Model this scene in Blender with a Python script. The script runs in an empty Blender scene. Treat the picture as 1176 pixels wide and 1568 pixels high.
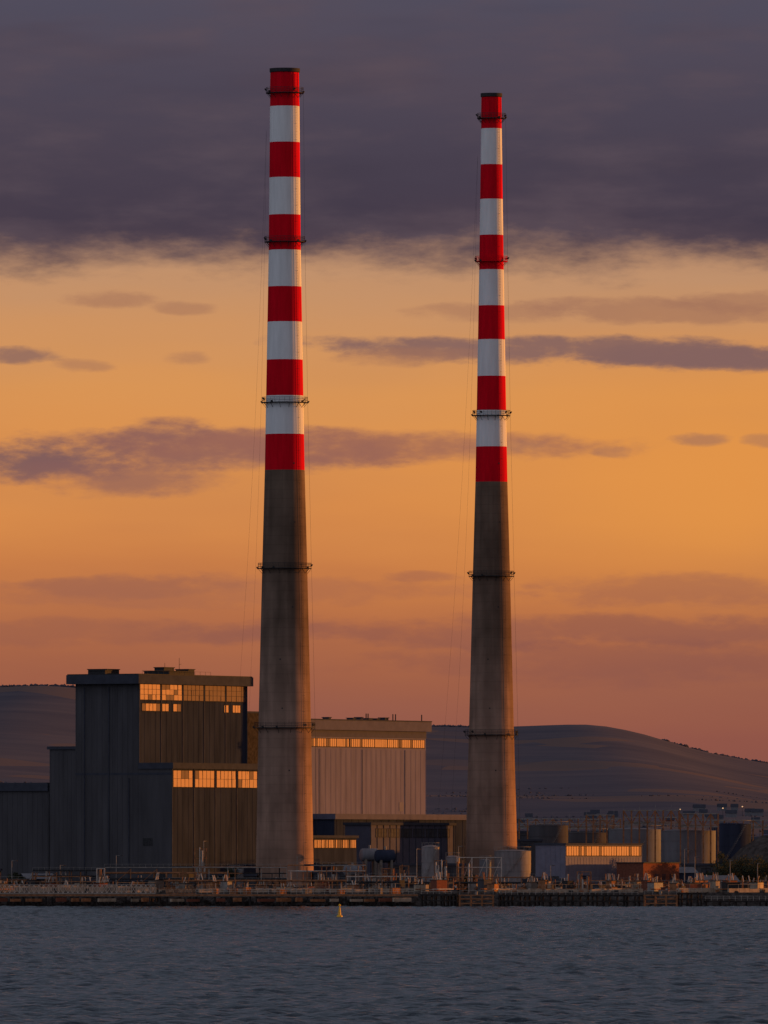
import bpy, math, random
import numpy as np
from mathutils import Vector, Matrix
random.seed(7); np.random.seed(7)
F=17640.0; H=10.0; YH=1327.0
def sl(c):
    r=[]
    for v in c[:3]:
        v=v/255.0
        r.append(v/12.92 if v<=0.04045 else ((v+0.055)/1.055)**2.4)
    return tuple(r)+(1.0,)
def X(px,D): return (px-588.0)*D/F
def Z(py,D): return H+(YH-py)*D/F
scene=bpy.context.scene
col=scene.collection
# ------------------------------------------------------------ materials
def nn(nt,t,**k):
    n=nt.nodes.new(t)
    for a,b in k.items(): setattr(n,a,b)
    return n
def mat(name,base,rough=0.8,amt=0.25,scale=(1,1,1),nscale=1.0,metal=0.0,spec=0.3,base2=None,bump=0.0,detail=5,tint=None):
    m=bpy.data.materials.new(name); m.use_nodes=True; nt=m.node_tree
    p=nt.nodes['Principled BSDF']
    p.inputs['Roughness'].default_value=rough; p.inputs['Metallic'].default_value=metal
    p.inputs['Specular IOR Level'].default_value=spec
    if tint: p.inputs['Specular Tint'].default_value=tint
    tc=nn(nt,'ShaderNodeTexCoord'); mp=nn(nt,'ShaderNodeMapping'); mp.inputs['Scale'].default_value=scale
    nt.links.new(tc.outputs['Object'],mp.inputs['Vector'])
    no=nn(nt,'ShaderNodeTexNoise'); no.inputs['Scale'].default_value=nscale; no.inputs['Detail'].default_value=detail
    no.inputs['Roughness'].default_value=0.6
    nt.links.new(mp.outputs[0],no.inputs['Vector'])
    r=nn(nt,'ShaderNodeValToRGB'); r.color_ramp.elements[0].position=0.32; r.color_ramp.elements[1].position=0.68
    b=base; b2=base2 or base
    r.color_ramp.elements[0].color=(b[0]*(1-amt),b[1]*(1-amt),b[2]*(1-amt),1)
    r.color_ramp.elements[1].color=(min(1,b2[0]*(1+amt)),min(1,b2[1]*(1+amt)),min(1,b2[2]*(1+amt)),1)
    nt.links.new(no.outputs['Fac'],r.inputs['Fac']); nt.links.new(r.outputs[0],p.inputs['Base Color'])
    if bump>0:
        bp=nn(nt,'ShaderNodeBump'); bp.inputs['Distance'].default_value=bump
        nt.links.new(no.outputs['Fac'],bp.inputs['Height']); nt.links.new(bp.outputs[0],p.inputs['Normal'])
    return m
M={}
M['red']=mat('red_paint',(0.62,0.003,0.016),0.9,0.14,(1,1,0.12),0.8,spec=0.03)
M['white']=mat('white_paint',(0.74,0.75,0.78),0.9,0.08,(1,1,0.12),0.8,spec=0.03)
M['dark']=mat('dark_steel',(0.035,0.035,0.04),0.8,0.3,nscale=2,spec=0.1)
M['steel']=mat('galvanised_steel',(0.24,0.22,0.21),0.7,0.3,nscale=1.5,spec=0.1)
M['wsteel']=mat('painted_steel_white',(0.45,0.39,0.35),0.8,0.2,nscale=1.5,spec=0.1)
M['rust']=mat('rusty_steel',(0.27,0.12,0.06),0.85,0.4,nscale=1.0,spec=0.1)
M['cladD']=mat('dark_cladding',(0.072,0.070,0.080),1.0,0.18,(1,1,0.15),0.35,spec=0.0)
M['cladR']=mat('slate_cladding',(0.030,0.037,0.064),1.0,0.28,(1,1,0.15),0.4,spec=0.0)
M['rib']=mat('cladding_rib',(0.05,0.055,0.08),1.0,0.2,nscale=0.5,spec=0.0)
M['slab']=mat('roof_fascia',(0.052,0.056,0.076),1.0,0.15,nscale=0.5,spec=0.0)
M['cladW']=mat('pale_cladding',(0.155,0.152,0.25),1.0,0.14,(1,1,0.12),0.5,spec=0.0)
M['ribW']=mat('pale_rib',(0.11,0.108,0.16),1.0,0.1,nscale=0.5,spec=0.0)
M['cladG']=mat('grey_cladding',(0.09,0.09,0.13),1.0,0.1,nscale=0.5,spec=0.0)  # darker grey for the hall's upper band and the workshop walls
M['pale']=mat('pale_render',(0.17,0.165,0.22),1.0,0.12,nscale=0.5,spec=0.0)
M['tank']=mat('tank_paint',(0.16,0.165,0.19),0.9,0.15,(1,1,0.2),0.5,spec=0.05)
M['tankp']=mat('tank_pale',(0.23,0.21,0.22),0.8,0.2,(1,1,0.2),0.8,spec=0.05)
M['brick']=mat('brick',(0.17,0.065,0.045),0.95,0.25,nscale=2.0,spec=0.03)
M['timber']=mat('tarred_timber',(0.035,0.03,0.03),0.9,0.5,nscale=1.2,spec=0.05)
M['conc']=mat('quay_concrete',(0.16,0.135,0.12),0.95,0.35,nscale=0.7,spec=0.03)
M['wallc']=mat('sea_wall_concrete',(0.34,0.27,0.21),0.95,0.45,(1,1,0.4),0.5,spec=0.03)
M['rock']=mat('rock_armour',(0.06,0.052,0.05),0.95,0.5,nscale=0.6,spec=0.05,bump=0.5)
M['buoy']=mat('yellow_buoy',(0.75,0.42,0.03),0.5,0.1,nscale=2)
M['leaf']=mat('foliage',(0.035,0.04,0.025),0.8,0.4,nscale=0.5,spec=0.1)
M['bark']=mat('bark',(0.06,0.045,0.035),0.9,0.3,nscale=2,spec=0.1)
M['flue']=mat('flue_soot',(0.02,0.02,0.02),0.9,0.3,spec=0.1)
M['mull']=mat('window_frame',(0.04,0.04,0.045),0.9,0.2,spec=0.02)
TI=(1.0,0.36,0.16,1)  # orange of the reflected sunset put into the glass tint
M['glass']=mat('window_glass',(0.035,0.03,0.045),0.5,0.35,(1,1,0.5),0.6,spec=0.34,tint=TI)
M['glassb']=mat('window_glass_dim',(0.04,0.035,0.045),0.58,0.35,(1,1,0.5),0.6,spec=0.17,tint=TI)  # weaker reflection; dims odd panes and the shaded window bays
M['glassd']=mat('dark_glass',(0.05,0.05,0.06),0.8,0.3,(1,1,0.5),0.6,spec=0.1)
def concrete():
    m=bpy.data.materials.new('chimney_concrete'); m.use_nodes=True; nt=m.node_tree; p=nt.nodes['Principled BSDF']
    p.inputs['Roughness'].default_value=0.95; p.inputs['Specular IOR Level'].default_value=0.03
    tc=nn(nt,'ShaderNodeTexCoord'); sp=nn(nt,'ShaderNodeSeparateXYZ'); nt.links.new(tc.outputs['Object'],sp.inputs[0])
    mp=nn(nt,'ShaderNodeMapping'); mp.inputs['Scale'].default_value=(1,1,0.10); nt.links.new(tc.outputs['Object'],mp.inputs[0])
    n1=nn(nt,'ShaderNodeTexNoise'); n1.inputs['Scale'].default_value=0.4; n1.inputs['Detail'].default_value=6; n1.inputs['Distortion'].default_value=0.6; nt.links.new(mp.outputs[0],n1.inputs[0])
    n2=nn(nt,'ShaderNodeTexNoise'); n2.inputs['Scale'].default_value=0.1; n2.inputs['Detail'].default_value=6; nt.links.new(tc.outputs['Object'],n2.inputs[0])
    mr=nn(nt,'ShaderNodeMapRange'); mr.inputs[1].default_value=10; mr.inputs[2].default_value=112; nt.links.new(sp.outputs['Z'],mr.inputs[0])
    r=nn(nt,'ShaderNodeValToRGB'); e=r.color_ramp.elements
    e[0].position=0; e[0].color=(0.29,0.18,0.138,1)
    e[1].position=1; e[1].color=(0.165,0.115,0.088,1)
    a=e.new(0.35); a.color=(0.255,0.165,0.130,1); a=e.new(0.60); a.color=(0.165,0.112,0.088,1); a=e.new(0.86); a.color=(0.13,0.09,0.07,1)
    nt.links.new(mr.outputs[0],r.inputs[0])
    def mul(a,lo,hi,f):
        mm=nn(nt,'ShaderNodeMapRange'); mm.inputs[1].default_value=0.33; mm.inputs[2].default_value=0.67; mm.inputs[3].default_value=lo; mm.inputs[4].default_value=hi
        nt.links.new(f,mm.inputs[0]); v=nn(nt,'ShaderNodeVectorMath',operation='SCALE'); nt.links.new(a,v.inputs[0]); nt.links.new(mm.outputs[0],v.inputs['Scale']); return v.outputs[0]
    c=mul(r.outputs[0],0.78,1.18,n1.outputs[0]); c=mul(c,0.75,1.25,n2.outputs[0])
    w=nn(nt,'ShaderNodeMath',operation='FRACT'); d=nn(nt,'ShaderNodeMath',operation='DIVIDE'); d.inputs[1].default_value=2.4
    nt.links.new(sp.outputs['Z'],d.inputs[0]); nt.links.new(d.outputs[0],w.inputs[0])
    g=nn(nt,'ShaderNodeMapRange'); g.inputs[1].default_value=0.0; g.inputs[2].default_value=0.14; g.inputs[3].default_value=0.85; g.inputs[4].default_value=1.0; nt.links.new(w.outputs[0],g.inputs[0])
    v=nn(nt,'ShaderNodeVectorMath',operation='SCALE'); nt.links.new(c,v.inputs[0]); nt.links.new(g.outputs[0],v.inputs['Scale'])
    nt.links.new(v.outputs[0],p.inputs['Base Color']); return m
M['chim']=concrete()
# ------------------------------------------------------------ mesh builder
class B:
    def __init__(s): s.v=[]; s.f=[]; s.m=[]; s.mats=[]
    def mi(s,k):
        if k not in s.mats: s.mats.append(k)
        return s.mats.index(k)
    def add(s,vs,fs,k):
        o=len(s.v); s.v+= [tuple(v) for v in vs]; i=s.mi(k)
        for f in fs: s.f.append(tuple(o+a for a in f)); s.m.append(i)
    def box(s,x0,x1,y0,y1,z0,z1,k):
        if x0>x1:x0,x1=x1,x0
        if y0>y1:y0,y1=y1,y0
        if z0>z1:z0,z1=z1,z0
        vs=[(x0,y0,z0),(x1,y0,z0),(x1,y1,z0),(x0,y1,z0),(x0,y0,z1),(x1,y0,z1),(x1,y1,z1),(x0,y1,z1)]
        s.add(vs,[(0,3,2,1),(4,5,6,7),(0,1,5,4),(1,2,6,5),(2,3,7,6),(3,0,4,7)],k)
    def rbox(s,cx,cy,L,Wd,z0,z1,rz,k):
        c,n=math.cos(rz),math.sin(rz); vs=[]
        for z in(z0,z1):
            for a,b_ in((-L/2,-Wd/2),(L/2,-Wd/2),(L/2,Wd/2),(-L/2,Wd/2)): vs.append((cx+a*c-b_*n,cy+a*n+b_*c,z))
        s.add(vs,[(0,3,2,1),(4,5,6,7),(0,1,5,4),(1,2,6,5),(2,3,7,6),(3,0,4,7)],k)
    def cyl(s,p,q,r0,r1,k,n=10,cap=True):
        p=Vector(p);q=Vector(q);d=(q-p).normalized()
        u=Vector((1,0,0)) if abs(d.z)>0.9 else Vector((0,0,1))
        a=d.cross(u).normalized(); b=d.cross(a)
        vs=[]
        for c,r in((p,r0),(q,r1)):
            for i in range(n):
                t=2*math.pi*(i+0.5)/n; vs.append(c+a*math.cos(t)*r+b*math.sin(t)*r)
        fs=[(i,(i+1)%n,n+(i+1)%n,n+i) for i in range(n)]
        if cap: fs+= [tuple(range(n))[::-1],tuple(range(n,2*n))]
        s.add(vs,fs,k)
    def beam(s,p,q,w,k): s.cyl(p,q,w*0.7,w*0.7,k,4)
    def lathe(s,prof,ks,n=48,cx=0,cy=0):
        vs=[];fs=[]
        for r,z in prof:
            for i in range(n):
                t=2*math.pi*i/n; vs.append((cx+r*math.cos(t),cy+r*math.sin(t),z))
        for j in range(len(prof)-1):
            f=[(j*n+i,j*n+(i+1)%n,(j+1)*n+(i+1)%n,(j+1)*n+i) for i in range(n)]
            fs.append((f,ks if isinstance(ks,str) else ks[j]))
        base=len(s.v); s.v+=vs
        for f,k in fs:
            i=s.mi(k)
            for a in f: s.f.append(tuple(base+x for x in a)); s.m.append(i)
    def build(s,name,parent=None,loc=(0,0,0),rz=0,smooth=False):
        me=bpy.data.meshes.new(name); me.from_pydata(s.v,[],s.f)
        for k in s.mats: me.materials.append(M[k])
        me.polygons.foreach_set('material_index',s.m)
        me.update()
        o=bpy.data.objects.new(name,me); col.objects.link(o)
        o.location=loc; o.rotation_euler=(0,0,rz)
        if parent: o.parent=parent
        if smooth:
            me.polygons.foreach_set('use_smooth',[True]*len(me.polygons))
            try: me.set_sharp_from_angle(angle=math.radians(40))
            except Exception: pass
        return o
def group(name,loc=(0,0,0),rz=0):
    e=bpy.data.objects.new(name,None); col.objects.link(e); e.location=loc; e.rotation_euler=(0,0,rz); e.empty_display_size=1
    return e
GZ=3.5
# ------------------------------------------------------------ smokestacks
def interp(tab,y):
    for (a,wa),(b,wb) in zip(tab,tab[1:]):
        if y<=b: return wa+(wb-wa)*(y-a)/(b-a)
    return tab[-1][1]
def stack(pxc,D,wt,bands,plats,ladder_az,redplat):
    m=D/F
    g=group('smokestack',(X(pxc,D),D,0))
    b=B(); ytop=bands[0]
    ys=[ytop,ytop+4]+bands[1:]+[bands[-1]+k*45 for k in range(1,20) if bands[-1]+k*45<1350]
    R=lambda y: interp(wt,y)*0.5*m
    prof=[];ks=[]
    yy=sorted(set(ys),reverse=True)
    prof.append((R(1365)*1.0,GZ))
    for y in yy: prof.append((R(y),Z(y,D)))
    for j in range(len(prof)-1):
        ymid=(YH-((prof[j][1]+prof[j+1][1])/2-H)/m)
        k='chim'
        if ymid<bands[-1]:
            idx=sum(1 for q in bands if q<ymid)-1
            k='red' if idx%2==0 else 'white'
        ks.append(k)
    rt,zt=prof[-1]
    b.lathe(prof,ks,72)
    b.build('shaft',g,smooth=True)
    b=B()
    b.lathe([(rt,zt-1.1),(rt+0.28,zt-0.9),(rt+0.3,zt),(rt-0.5,zt+0.05),(rt-0.6,zt-6)],['dark','dark','dark','flue'],48)
    b.lathe([(rt-0.6,zt-6),(0.01,zt-6)],'flue',48)
    for i in range(14):
        t=2*math.pi*i/14; c,s_=math.cos(t),math.sin(t)
        b.beam((c*(rt+0.04),s_*(rt+0.04),zt-1),(c*(R(plats[0])+0.04),s_*(R(plats[0])+0.04),Z(plats[0],D)),0.07,'red')
    b.build('crown',g)
    b=B()
    for pi,y in enumerate(plats):
        z=Z(y,D)-0.4; r=R(y); w=1.15
        dk='red' if redplat==pi else 'dark'
        b.lathe([(r-0.05,z-0.12),(r+w,z-0.12),(r+w,z+0.06),(r-0.05,z+0.06)],dk,48)
        n=28
        for i in range(n):
            t=2*math.pi*i/n; c,s_=math.cos(t),math.sin(t)
            b.beam(((r+w-0.05)*c,(r+w-0.05)*s_,z),((r+w-0.05)*c,(r+w-0.05)*s_,z+1.35),0.05,dk)
            if i%2==0: b.beam(((r+w-0.1)*c,(r+w-0.1)*s_,z-0.1),((r-0.02)*c,(r-0.02)*s_,z-1.4),0.09,dk)
        for hz in(0.5,0.95,1.35):
            b.lathe([(r+w-0.09,z+hz-0.04),(r+w-0.01,z+hz-0.04),(r+w-0.01,z+hz+0.04),(r+w-0.09,z+hz+0.04)],dk,40)
        for a in (-170,-140,-60,-15,20,150):
            t=math.radians(a+pi*9); c,s_=math.cos(t),math.sin(t)
            q=Vector(((r+w)*c,(r+w)*s_,z+random.choice((0.3,1.0))))
            b.cyl(q,q+Vector((c*0.35,s_*0.35,-0.15)),0.16,0.3,'dark',8)
            b.box(q.x-0.16,q.x+0.16,q.y-0.16,q.y+0.16,q.z-0.5,q.z-0.05,'dark')
    b.build('access_platforms',g)
    b=B()
    t=math.radians(ladder_az); c,s_=math.cos(t),math.sin(t); tx=Vector((-s_,c,0))
    yy2=list(range(int(ytop)+10,1350,25))
    for a,q in zip(yy2,yy2[1:]):
        pa=Vector(((R(a)+0.22)*c,(R(a)+0.22)*s_,Z(a,D))); pb=Vector(((R(q)+0.22)*c,(R(q)+0.22)*s_,Z(q,D)))
        for k in(-0.25,0.25): b.beam(pa+tx*k,pb+tx*k,0.035,'dark')
        for i in range(6):
            pc=pa.lerp(pb,i/6); b.beam(pc-tx*0.25,pc+tx*0.25,0.03,'dark')
        b.beam(pa,pa-Vector((c*0.25,s_*0.25,0)),0.08,'dark')
    b.build('ladder',g)
    b=B()
    for (a,y) in ((-62,710),(-70,930),(-100,1010),(-80,1180),(-62,800),(-95,1085)):
        t=math.radians(a); c,s_=math.cos(t),math.sin(t); r=R(y)
        p=Vector((r*c,r*s_,Z(y,D))); b.cyl(p-Vector((c,s_,0))*0.2,p+Vector((c,s_,0))*0.06,0.25,0.25,'dark',4)
    b.build('vents',g)
    b=B()
    rr=R(plats[0])+1.1
    pts=[Vector((rr,-1,Z(plats[0],D)))]
    for y in plats[1:]: pts.append(Vector((R(y)+1.1,-1,Z(y,D))))
    pts.append(Vector((R(1340)+1.0,-1,GZ)))
    for p,q in zip(pts,pts[1:]): b.cyl(p,q,0.03,0.03,'dark',4,False)
    top=Vector((-R(plats[0])-1.0,-1,Z(plats[0]+60,D)))
    for end in (-0.082,-0.062):
        e=Vector((end*(D/F)*10800*0.1,-6,GZ+6)); last=top
        for i in range(1,25):
            u=i/24; p=top.lerp(e,u); p.x+=math.sin(math.pi*u)*1.2
            b.cyl(last,p,0.022,0.022,'dark',4,False); last=p
    b.build('cables',g)
stack(436,3000,[(100,43),(163,45),(383,49),(606,57),(720,61),(868,69),(1100,80),(1320,88),(1400,90)],
      [105,163,218,272,329,383,439,493,551,606,665,720],[140,368,614,868,1112],-42,-1)
stack(752.5,3125,[(130,29.5),(197,31.5),(413,37.5),(628,45),(738,49),(880,57),(1123,69),(1300,79),(1400,82)],
      [143,197,252,305,360,413,468,520,576,628,684,738],[179,398,634,880,1123],-50,1)
# ------------------------------------------------------------ rotated buildings
AL=math.radians(58.5)
ca,sa=math.cos(AL),math.sin(AL)
def S(pxc,D,px):
    x0=X(pxc,D); k=(px-588)/F
    return (k*D-x0)/(ca-k*sa)
def T(pxc,D,px):
    x0=X(pxc,D); k=(px-588)/F
    return (x0-k*D)/(sa+k*ca)
def glaze(b,s0,s1,z0,z1,t,n,rows=1,k='glass',dullp=0.16):
    fr=0.10
    w=(s1-s0)/n
    b.box(s0-0.1,s1+0.1,t-0.16,t-0.002,z0-0.15,z0-0.0,'mull'); b.box(s0-0.1,s1+0.1,t-0.16,t-0.002,z1,z1+0.15,'mull')
    for i in range(n+1):
        b.box(s0+i*w-fr/2,s0+i*w+fr/2,t-0.10,t-0.002,z0,z1,'mull')
    for i in range(n):
        for j in range(rows):
            za=z0+(z1-z0)*j/rows; zb=z0+(z1-z0)*(j+1)/rows
            if j: b.box(s0+i*w+fr/2,s0+(i+1)*w-fr/2,t-0.09,t-0.002,za-0.04,za+0.04,'mull')
            d=[random.uniform(-0.02,0.02) for _ in range(3)]
            kk=k
            if k=='glass' and random.random()<dullp: kk='glassb'
            x0_,x1_=s0+i*w+fr/2,s0+(i+1)*w-fr/2
            b.add([(x0_,t-0.06+d[0],za),(x1_,t-0.06+d[1],za),(x1_,t-0.06+d[1]+d[2],zb),(x0_,t-0.06+d[0]+d[2],zb)],[(0,1,2,3)],kk)
def ribs(b,s0,s1,z0,z1,t,step,k,w=0.12,p=0.1):
    n=max(1,int(round((s1-s0)/step)))
    for i in range(n+1):
        s=s0+(s1-s0)*i/n; b.box(s-w/2,s+w/2,t-p,t-0.002,z0,z1,k)
def ribsL(b,t0,t1,z0,z1,x,step,k,w=0.12,p=0.08):
    n=max(1,int(round((t1-t0)/step)))
    for i in range(n+1):
        s=t0+(t1-t0)*i/n; b.box(x-p,x-0.002,s-w/2,s+w/2,z0,z1,k)
D=3045; PC=213
g=group('boiler_house',(X(PC,D),D,0),AL)
L=S(PC,D,378); W=T(PC,D,116); zt=Z(1033,D)
s_=lambda px:S(PC,D,px)
w=B()
w.box(0,L,0,W,GZ,zt-2.4,'cladR')
w.box(-0.12,-0.003,0,W,GZ,zt-2.4,'cladD')
ribs(w,0.1,L-0.1,Z(1165,D)-4,zt-2.4,0,L/20,'cladR',0.1,0.05)
ribs(w,0.1,L-0.1,Z(1165,D)-4,zt-2.4,0,L/5,'rib',0.35,0.14)
ribsL(w,0.3,W-0.3,GZ,zt-2.4,-0.12,W/12,'cladD',0.12,0.05)
w.build('walls',g)
r=B()
r.box(-2.2,L+1.2,-1.3,W+1.6,zt-2.4,zt,'slab'); r.box(-2.0,L+1.0,-1.1,W+1.4,zt,zt+0.25,'dark')
def plant(b,x0,x1,y0,y1,z,h,k='dark'):
    b.box(x0,x1,y0,y1,z,z+h,k); b.box(x0-0.2,x1+0.2,y0-0.2,y1+0.2,z+h,z+h+0.2,k)
zz=zt+0.25
plant(r,6,12,14,20,zz,1.3); plant(r,2,5,12,17,zz,0.9)
plant(r,18,28,2,10,zz,0.9); plant(r,20,25,5,8,zz+1.1,0.8); plant(r,29,32,3,7,zz,1.5)
r.cyl((26,4,zz),(26,4,zz+4.6),0.08,0.05,'dark',6); r.cyl((22,6,zz),(22,6,zz+3.2),0.07,0.05,'dark',6); r.cyl((26,4,zz+2.8),(27,4,zz+3.0),0.05,0.05,'dark',4)
for k in range(14): r.beam((2+k*2.6,0.3,zz-0.1),(2+k*2.6,0.3,zz+0.9),0.05,'dark')
r.beam((2,0.3,zz+0.9),(2+13*2.6,0.3,zz+0.9),0.05,'dark')
r.build('roof',g)
q=B()
bay=L/5
for i in range(5):
    glaze(q,bay*i+0.4,bay*(i+1)-0.4,Z(1071,D),Z(1047,D),0,5 if i<4 else 4,3,k='glass' if i in(0,1) else 'glassb')  # shade on the right-hand bays put in as dimmer glass
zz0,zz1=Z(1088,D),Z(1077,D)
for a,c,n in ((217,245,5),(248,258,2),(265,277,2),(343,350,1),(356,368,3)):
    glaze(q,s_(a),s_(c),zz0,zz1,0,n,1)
q.build('windows',g)
TF=(X(265,D)-X(213,D))/sa-0.25
w=B(); z1=Z(1168,D)
L2=L*1.0; tt=-TF
w.box(0,L2,tt,-0.01,GZ,z1-1.6,'cladR'); w.box(-0.12,-0.003,tt,-0.01,GZ,z1-1.6,'cladD')
w.box(-0.5,L2+0.5,tt-0.7,-0.005,z1-1.6,z1,'slab')
ribs(w,0.1,L2-0.1,GZ,z1-1.6,tt,L2/20,'cladR',0.1,0.05); ribs(w,0.1,L2-0.1,GZ,z1-1.6,tt,L2/5,'rib',0.35,0.14)
w.box(-0.18,-0.121,tt+0.05,W,z1-3.2,z1-2.6,'slab')
w.build('annex_walls',g)
q=B()
for i in range(5):
    glaze(q,bay*i+0.6,bay*(i+1)-0.6,Z(1205,D),Z(1180,D),tt,5,2)
q.build('annex_windows',g)
q=B()
for (a,c,z0,h) in ((2,5,GZ,5),(12,14,GZ,2.4),(6,9,GZ+12,2)): q.box(-0.2,-0.121,a+tt,c+tt,z0,z0+h,'dark')
for s0 in (8,21,36): q.box(s0,s0+4.2,tt-0.12,tt-0.004,GZ,GZ+5,'dark')
for t0 in (3,9.3,17): q.cyl((-0.35,t0,GZ),(-0.35,t0,z1+ (20 if t0>4 else -4)),0.12,0.12,'rib',6)
q.build('doors_and_pipes',g)
w=B()
t1=T(PC,D,75); z2=Z(1143,D+15)
w.box(0.3,30,W+0.01,t1,GZ,z2-0.8,'cladD'); w.box(-0.1,30.5,W+0.01,t1+0.6,z2-0.8,z2,'slab')
ribsL(w,W+0.3,t1-0.3,GZ,z2-0.8,0.3,1.3,'cladD',0.12,0.05)
t2=t1+60; z3=Z(1199,D+30)
w.box(0.8,30,t1+0.61,t2,GZ,z3-2.2,'cladD'); w.box(0.2,30.5,t1+0.61,t2,z3-2.2,z3,'slab')
ribsL(w,t1+1,t2,GZ,z3-2.2,0.8,1.6,'cladD',0.12,0.05)
w.build('side_ranges',g)
w=B(); Lb=S(PC,D,400)
w.box(L+1.3,Lb+14,8,30,GZ,Z(1092,D+60),'timber'); w.box(L+1.2,Lb+14.3,7.7,30.3,Z(1092,D+60),Z(1089,D+60),'slab')
w.build('rear_block',g)
D=3170; PC=452
g=group('turbine_hall',(X(PC,D),D,0),AL)
L=S(PC,D,652); W=22; zt=Z(1100,D); s_=lambda px:S(PC,D,px)
w=B(); w.box(0,L,0,W,GZ,zt-3.0,'cladW')
ribs(w,0.1,L-0.1,GZ,Z(1146,D),0,L/26,'cladW',0.12,0.05); ribs(w,s_(489),s_(620),GZ,Z(1146,D),0,(s_(620)-s_(489))/2,'pale',0.28,0.15)
w.box(-0.1,L+0.1,-0.14,-0.005,Z(1129,D)+0.3,zt-3.0,'cladG')
w.build('walls',g)
r=B(); r.box(-1,L+1.2,-1.2,W+1,zt-3.0,zt-0.3,'ribW'); r.box(-1.1,L+1.3,-1.3,W+1.1,zt-0.3,zt,'slab')
for i in range(14):
    if random.random()<0.4:
        x=s_(480)+i*(L-s_(480))/14; plant(r,x,x+random.uniform(0.8,2),3,5,zt,random.uniform(0.3,0.7),'slab')
for x in (s_(570),s_(573),s_(611),s_(615),s_(655)): r.cyl((x,2,zt),(x,2,zt+1.8),0.16,0.16,'dark',8)
r.build('roof',g)
q=B(); s0=s_(476); s1=L-0.6; n=9
for i in range(n):
    a=s0+(s1-s0)*i/n; c=s0+(s1-s0)*(i+1)/n
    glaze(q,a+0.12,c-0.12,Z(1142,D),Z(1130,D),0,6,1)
q.build('windows',g)
w=B()
zl=Z(1246,D)
w.box(6,s_(702),-9,-0.02,GZ,zl-1.5,'cladR'); w.box(5.5,s_(703)+0.6,-9.6,-0.02,zl-1.5,zl,'ribW')
ribs(w,7,s_(700),GZ,zl-1.5,-9,4,'rib')
w.box(s_(611),s_(611)+2.4,-0.1,-0.003,Z(1252,D)+2,Z(1238,D)+2,'pale')
w.build('low_range',g)
D=3080; PC=520
g=group('workshop_building',(X(PC,D),D,0),AL)
s_=lambda px:S(PC,D,px)
w=B(); Lw=s_(695)
w.box(s_(567),Lw,0,8,GZ,Z(1263,D),'cladG'); w.box(s_(567)-0.4,Lw+0.5,-0.5,8.4,Z(1263,D),Z(1259,D),'slab')
ribs(w,s_(567)+0.2,Lw-0.2,GZ,Z(1263,D),0,3.2,'rib',0.2,0.15)
w.build('walls',g)
q=B()
for i in range(6):
    a=s_(575)+i*(s_(690)-s_(575))/6; glaze(q,a,a+(s_(690)-s_(575))/6-0.8,Z(1281,D),Z(1269,D),0,4,2,k='glassd')
q.build('windows',g)
D=3020; PC=466
g=group('control_building',(X(PC,D),D,0),AL); s_=lambda px:S(PC,D,px)
w=B(); Lw=s_(546); w.box(0,Lw,0,9,GZ,Z(1283,D),'cladR'); w.box(-0.4,Lw+0.4,-0.5,9.4,Z(1283,D),Z(1279,D),'slab'); w.build('walls',g)
q=B()
for i in range(6):
    a=s_(481)+i*(Lw-s_(481))/6; glaze(q,a,a+(Lw-s_(481))/6-0.3,Z(1298,D),Z(1286,D),0,4,1)
q.build('windows',g)
D=2985; PC=866
g=group('warehouse_shed',(X(PC,D),D,0),AL); s_=lambda px:S(PC,D,px)
w=B(); L=s_(983); W=T(PC,D,820); zt=Z(1291,D)
w.box(0,L,0,W,GZ,zt-0.5,'pale'); w.box(-0.25,L+0.25,-0.3,W+0.25,zt-0.5,zt,'slab')
ribs(w,0.1,L-0.1,GZ,Z(1313,D),0,1.5,'pale',0.1,0.05); ribsL(w,0.1,W-0.1,GZ,zt-0.5,0,1.5,'pale',0.12,0.05)
w.box(-0.12,-0.003,2,5,GZ,GZ+4,'dark'); w.box(8,12,-0.12,-0.003,GZ,GZ+4.2,'cladR')
w.build('walls',g)
q=B()
for i in range(6):
    a=0.3+i*(L-0.6)/6; glaze(q,a,a+(L-0.6)/6-0.12,Z(1310,D),Z(1296,D),0,5,1)
q.build('windows',g)
D=2990; PC=985
g=group('brick_outbuilding',(X(PC,D),D,0),AL); s_=lambda px:S(PC,D,px)
w=B(); L=s_(1040); zt=Z(1322,D); w.box(0,L,0,8,GZ,zt,'brick'); w.box(-0.2,L+0.2,-0.3,8.2,zt,zt+0.3,'dark')
for i in range(4):
    a=2+i*(L-3)/4; w.box(a,a+1.8,-0.08,-0.003,GZ+3,GZ+4.6,'glass'); w.box(a-0.1,a+1.9,-0.14,-0.003,GZ+2.85,GZ+3,'pale')
w.build('walls_and_windows',g)
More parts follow.
